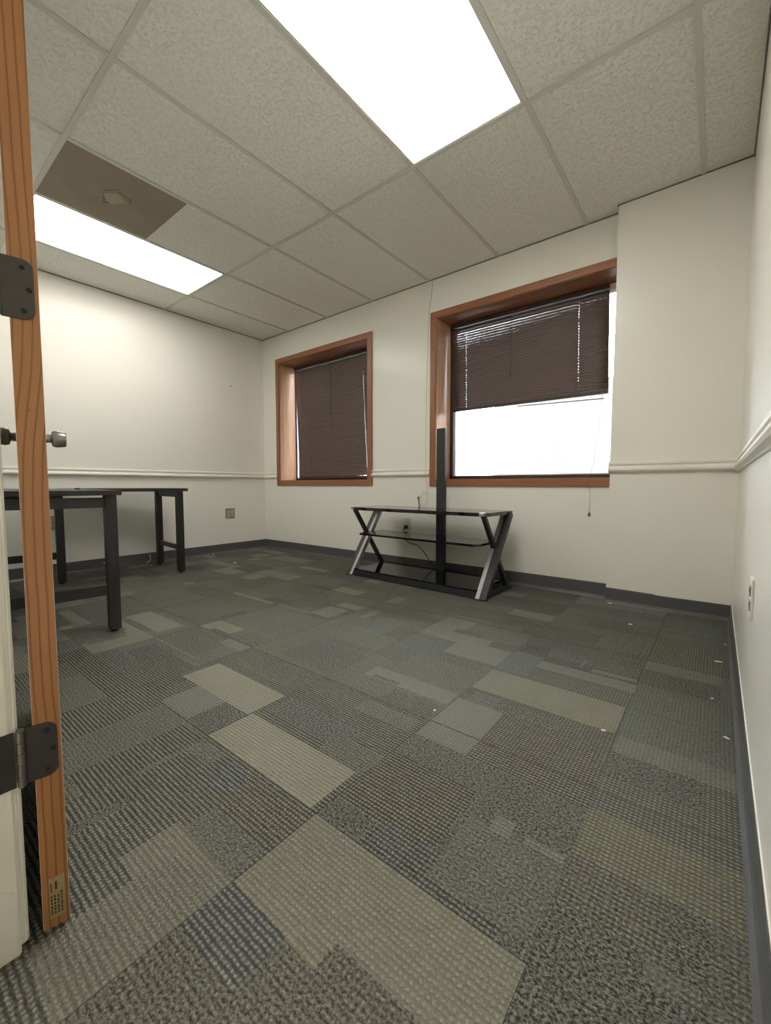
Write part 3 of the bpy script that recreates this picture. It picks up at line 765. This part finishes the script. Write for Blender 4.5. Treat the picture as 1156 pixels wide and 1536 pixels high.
struct(fr, 'grey white painted door frame at the left edge', 'trim')

th = R(180 - 11.58)
door = empty('door_1', (3.4233, 0.1712, 0.0), th)
MB().box(0.0, 0.90, -0.0178, 0.0178, 0.014, 2.04, 0.0012).build('door_panel', M['white_door'], door)
MB().box(-0.0016, 0.004, -0.0173, 0.0173, 0.014, 2.04, 0.0006).build('door_edge', M['door_edge'], door, 'bare pine hinge edge')
for z in HZ:
    lf = plate(MB(), 0.027, -0.0125, z - 0.0445, z + 0.0445, 0.014, True, -0.0036, -0.0014).build('hinge', M['hinge'], door, 'dark bronze hinge')
    for dy, dz in ((0.001, 0.032), (-0.0065, 0.0), (0.001, -0.032)):
        MB().lathe([(0, 0.0038), (0.0008, 0.0034), (0.001, 0.001)], (-0.0036, dy, z + dz), (-1, 0, 0), 16).build('screw', M['hole'], lf)
    kn = MB()
    for k in range(5):
        a = z - 0.0445 + k * 0.0178
        kn.cyl((-0.0075, 0.0325, a + 0.0004), (-0.0075, 0.0325, a + 0.0174), 0.0056, 18)
    kn.cyl((-0.0075, 0.0325, z - 0.0455), (-0.0075, 0.0325, z + 0.0475), 0.0044, 14)
    kn.build('knuckle', M['pin'], lf, 'worn steel hinge knuckle')
ZK = 0.893; XK = 0.842
for s in (-1, 1):
    kb = MB().lathe([(0.0, 0.031), (0.004, 0.031), (0.007, 0.027), (0.008, 0.014), (0.030, 0.0125), (0.0315, 0.021), (0.0345, 0.0248), (0.044, 0.0262), (0.064, 0.0236), (0.0672, 0.0215), (0.068, 0.010)],
                    (XK, s * 0.0178, ZK), (0, s, 0), 32).build('knob', M['nickel'], door, 'satin nickel knob')
MB().box(0.899, 0.9022, -0.012, 0.012, ZK - 0.028, ZK + 0.028).build('latch_plate', M['nickel'], door)
lb = MB().box(-0.0021, -0.0015, -0.0125, 0.0085, 0.030, 0.100).build('paper_label', M['paper'], door, 'faded paper label near the door bottom')
ik = MB()
for (a, b, c, d) in ((-0.0005, 0.0022, 0.078, 0.092), (-0.0062, -0.0048, 0.076, 0.092)):
    ik.box(-0.0024, -0.0020, -b, -a, c, d)
r_ = random.Random(4)
for yy in (0.0055, 0.0012, -0.0032, -0.0076):
    z = 0.036
    while z < 0.070:
        l = r_.uniform(0.0015, 0.005); ik.box(-0.0024, -0.0020, yy - 0.0011, yy + 0.0011, z, z + l); z += l + r_.uniform(0.001, 0.0025)
ik.build('print', M['ink'], lb)
struct(door, 'open door seen edge on with dark hinges and nickel knobs', 'door')

# ------------------------------------------------------------------ desk
dk = empty('desk', (1.850, 0.790, 0.0), R(-5.5))
def leg(x, y, ztop):
    h = 0.0255; m = MB().box(x - h, x + h, y - h, y + h, 0.012, ztop, 0.002)
    o = m.build('leg', M['black_wood'], dk)
    MB().lathe([(0, 0.016), (0.006, 0.016), (0.012, 0.012)], (x, y, 0.0), (0, 0, 1), 16).build('foot_glide', M['cable_black'], o)
PA = 0.56; LA = 1.47; bx0, bx1, by = -1.785, -1.268, 0.792
for x in (0, -LA):
    for y in (0, -PA): leg(x, y, 0.697)
leg(bx0, by, 0.697); leg(bx1, by, 0.697)
MB().box(-1.53, 0.040, -0.605, 0.046, 0.697, 0.722, 0.003).build('desktop', M['black_wood'], dk)
MB().box(bx0 - 0.05, bx1 + 0.05, 0.048, by + 0.058, 0.697, 0.722, 0.003).build('return_top', M['black_wood'], dk)
for x in (0, -LA):
    MB().box(x - 0.011, x + 0.018, -PA + 0.0255, -0.0255, 0.636, 0.6855, 0.0015).build('apron', M['black_wood'], dk)
    MB().box(x - 0.014, x + 0.016, -PA + 0.0255, -0.0255, 0.192, 0.243, 0.0015).build('stretcher', M['black_wood'], dk)
MB().box(bx0 + 0.0255, bx1 - 0.0255, by - 0.012, by + 0.016, 0.648, 0.697, 0.0015).build('apron', M['black_wood'], dk)
MB().box(bx0 + 0.0255, bx1 - 0.0255, by - 0.014, by + 0.014, 0.194, 0.232, 0.0015).build('stretcher', M['black_wood'], dk)
MB().box(-LA + 0.0255, -0.0255, -PA - 0.012, -PA + 0.012, 0.60, 0.697).build('apron', M['black_wood'], dk)
tag(dk, 'black wooden L-shaped desk against the left wall behind the open door', 'desk')
tag(MB().lathe([(0, 0.014), (0.006, 0.014), (0.0085, 0.011), (0.010, 0.004)], (1.36, 0.79, 0.722), (0, 0, 1), 18).build('rubber_stopper', M['cable_black']), 'small black rubber stopper lying on the black desk top', 'stopper')

# ------------------------------------------------------------------ television stand
tv = empty('tv_stand', (2.490, 2.700, 0.0), R(-2.0))
MB().prism([(-0.625, 0.215), (-0.625, -0.135), (-0.575, -0.178), (0.575, -0.178), (0.625, -0.135), (0.625, 0.215)], 0.543, 0.567, bev=0.002).build('top_shelf', M['glass_black'], tv)
MB().prism([(-0.548, 0.14), (-0.548, -0.13), (-0.515, -0.172), (0.525, -0.172), (0.560, -0.13), (0.560, 0.14)], 0.340, 0.356, bev=0.002).build('middle_shelf', M['glass_black'], tv)
MB().box(-0.562, 0.562, -0.195, 0.235, 0.046, 0.060, 0.002).build('bottom_shelf', M['glass_black'], tv)
MB().box(-0.562, 0.562, -0.200, -0.180, 0.004, 0.046, 0.001).build('front_board', M['black_metal'], tv)
for s in (-1, 1):
    A = MB().bar((s * 0.587, -0.150, 0.547), (s * 0.587, 0.222, 0.012), 0.030, 0.026).build('crossing_strut', M['dark_bar'], tv, 'slim gunmetal strut')
    Bf = MB().bar((s * 0.6175, -0.198, 0.0), (s * 0.6175, 0.178, 0.547), 0.046, 0.034).build('side_strut', M['dark_bar'], tv, 'wide dark slanted strut')
    MB().bar((s * 0.5805, -0.200, 0.0), (s * 0.5805, 0.176, 0.547), 0.028, 0.036).build('silver_edge', M['silver'], Bf, 'silver front edge')
    MB().box(s * 0.605 - 0.015, s * 0.605 + 0.015, -0.185, 0.238, 0.0, 0.028, 0.001).build('side_rail', M['dark_bar'], tv)
    MB().box(s * 0.587 - 0.017, s * 0.587 + 0.017, -0.1825, -0.150, 0.5465, 0.5675, 0.001).build('corner_clip', M['silver'], tv, 'small silver corner clip')
MB().box(-0.54, 0.54, 0.205, 0.232, 0.024, 0.046).build('rear_rail', M['black_metal'], tv)
MB().box(-0.018, 0.060, 0.205, 0.236, 0.060, 1.200, 0.002).build('mounting_post', M['black_metal'], tv, 'tall black mounting post')
tag(tv, 'black glass television stand with crossed silver legs and a tall post', 'stand')

# ------------------------------------------------------------------ plates, cables, small things
def outlet(loc, n, w, h, sockets, label, pm, sm_):
    """plate on a wall; n = outward normal axis as rotation about z so that local -y faces the room"""
    t = empty('wall_outlet', loc, n)
    MB().box(-w / 2, w / 2, -0.006, 0, -h / 2, h / 2, 0.002).build('cover_plate', pm, t)
    for sx in sockets:
        for sz in (-1, 1):
            o = MB().box(sx - 0.0165, sx + 0.0165, -0.0085, -0.006, sz * 0.0195 - 0.0135, sz * 0.0195 + 0.0135, 0.001).build('socket', sm_, t)
            k = MB()
            for q in (-0.006, 0.006): k.box(sx + q - 0.001, sx + q + 0.001, -0.0089, -0.0084, sz * 0.0195 - 0.003, sz * 0.0195 + 0.006)
            k.build('slots', M['hole'], o)
    return tag(t, label, 'outlet')
outlet((0, 2.575, 0.434), R(90), 0.112, 0.114, (-0.023, 0.023), 'beige double outlet on the left wall right of the desk', M['beige_plate'], M['beige_socket'])
outlet((0, 0.982, 0.438), R(90), 0.112, 0.117, (-0.023, 0.023), 'beige outlet low on the left wall under the desk', M['beige_plate'], M['beige_socket'])
oc = outlet((2.097, D, 0.396), 0, 0.078, 0.116, (0.0,), 'white outlet with a black plug behind the television stand', M['white_plate'], M['white_plate'])
outlet((W, 1.475, 0.445), R(-90), 0.072, 0.110, (0.0,), 'cream outlet on the right wall near the picture edge', M['trim'], M['beige_plate'])
pc = empty('power_cable', (2.10, D - 0.012, 0.376))
MB().box(-0.013, 0.013, -0.028, 0.0025, -0.016, 0.016, 0.004).build('plug', M['cable_black'], pc)
MB().tube([(0.0, -0.028, 0.0), (0.002, -0.05, -0.02), (0.015, -0.05, -0.10), (0.075, -0.05, -0.135), (0.150, -0.055, -0.145), (0.215, -0.06, -0.190), (0.290, -0.065, -0.270), (0.350, -0.068, -0.304),
           (0.46, -0.07, -0.308), (0.56, -0.085, -0.309), (0.66, -0.075, -0.305), (0.72, -0.05, -0.29)], 0.0038, 8).build('cord', M['cable_black'], pc)
tag(pc, 'black power cable drooping behind the television stand', 'cable')
wc = empty('wall_cable', (2.325, D, 0.60))
MB().tube([(0.024, -0.003, H - 0.60), (0.012, -0.004, 1.72), (-0.004, -0.016, 1.55), (-0.020, -0.010, 1.2), (-0.030, -0.006, 0.87), (-0.022, -0.026, 0.28), (-0.018, -0.026, 0.22), (-0.015, -0.006, 0.08), (-0.012, -0.02, -0.02), (0.02, -0.04, -0.10), (0.06, -0.03, -0.13)], 0.0020, 7).build('cord', M['cable_white'], wc)
MB().tube([(-0.015, -0.006, 0.06), (-0.03, -0.02, 0.09), (-0.055, -0.03, 0.075), (-0.07, -0.03, 0.04), (-0.075, -0.03, 0.0), (-0.045, -0.03, -0.03), (-0.015, -0.015, 0.0)], 0.0022, 7).build('loop', M['cable_white'], wc)
MB().cyl((-0.088, -0.012, -0.06), (-0.090, -0.03, 0.03), 0.0042, 10).cyl((-0.090, -0.03, 0.03), (-0.0905, -0.034, 0.05), 0.007, 12).build('connector', simple('brown_coaxial_connector', lin(104, 90, 70), 0.5, 0.3), wc, 'dark brown connector')
tag(wc, 'thin off white cable running down the wall beside the right window', 'cable')
st = empty('cable_stub', (0.018, 1.71, 0.0))
MB().tube([(-0.008, -0.03, 0.012), (0.004, -0.015, 0.02), (0.006, 0.0, 0.03), (0.002, 0.0, 0.07)], 0.004, 8).build('cord', M['cable_white'], st)
MB().cyl((0.002, 0, 0.07), (0.001, 0, 0.086), 0.0055, 10).build('connector', M['alu'], st)
tag(st, 'short grey cable stub sticking up at the baseboard by the desk leg', 'cable')
tag(MB().cyl((0, 2.62, 1.844), (0.008, 2.62, 1.844), 0.005, 10).build('nail', M['hole']), 'dark nail in the left wall above the outlet', 'nail')
tag(MB().cyl((0.004, 1.335, 0.058), (0.008, 1.335, 0.058), 0.008, 12).build('paint_fleck', M['lint']), 'white fleck stuck on the left baseboard under the desk', 'fleck')
def scrap(x, y, a, w, l, label, z=0.0007):
    m = MB(); c = math.cos(a); s = math.sin(a); rr = random.Random(int(x * 1e4))
    w *= 0.75; l *= 0.75
    pts = [(-l, -w * .7), (-l * .2, -w), (l, -w * .5), (l * .8, w * .8), (0, w), (-l * .9, w * .5)]
    m.prism([(p[0] * rr.uniform(.8, 1.2), p[1] * rr.uniform(.8, 1.2)) for p in pts], 0, 0.0028)
    o = m.build('paper_scrap', M['lint']); o.location = (x, y, z); o.rotation_euler = (0, 0, a)
    tag(o, label, 'litter', 'white scraps on the carpet')
scrap(3.922, 2.543, 0.4, 0.008, 0.012, 'white scrap on carpet before the corner pier')
scrap(4.292, 2.227, 0.1, 0.006, 0.018, 'pale sliver on carpet near the far end of the right baseboard')
scrap(4.275, 1.823, 0.7, 0.004, 0.007, 'tiny white speck on carpet, second from far along right baseboard')
scrap(4.310, 1.558, -0.6, 0.005, 0.010, 'white scrap on carpet, nearest one to the right baseboard foreground')
scrap(4.017, 1.374, 0.2, 0.005, 0.008, 'white scrap on light carpet band in the right foreground')
scrap(3.554, 1.153, 1.0, 0.004, 0.006, 'tiny white speck in the middle of the carpet')
scrap(3.756, 2.925, 0.2, 0.008, 0.018, 'white crumbs at the foot of the corner pier')
scrap(4.318, 2.492, 0.9, 0.004, 0.007, 'tiny white speck at the right baseboard by the pier')
scrap(0.644, 2.223, 0.2, 0.012, 0.028, 'pale paper scrap on carpet in front of the left window')
scrap(0.030, 2.35, 1.4, 0.009, 0.013, 'white scrap at the left baseboard below the outlet')
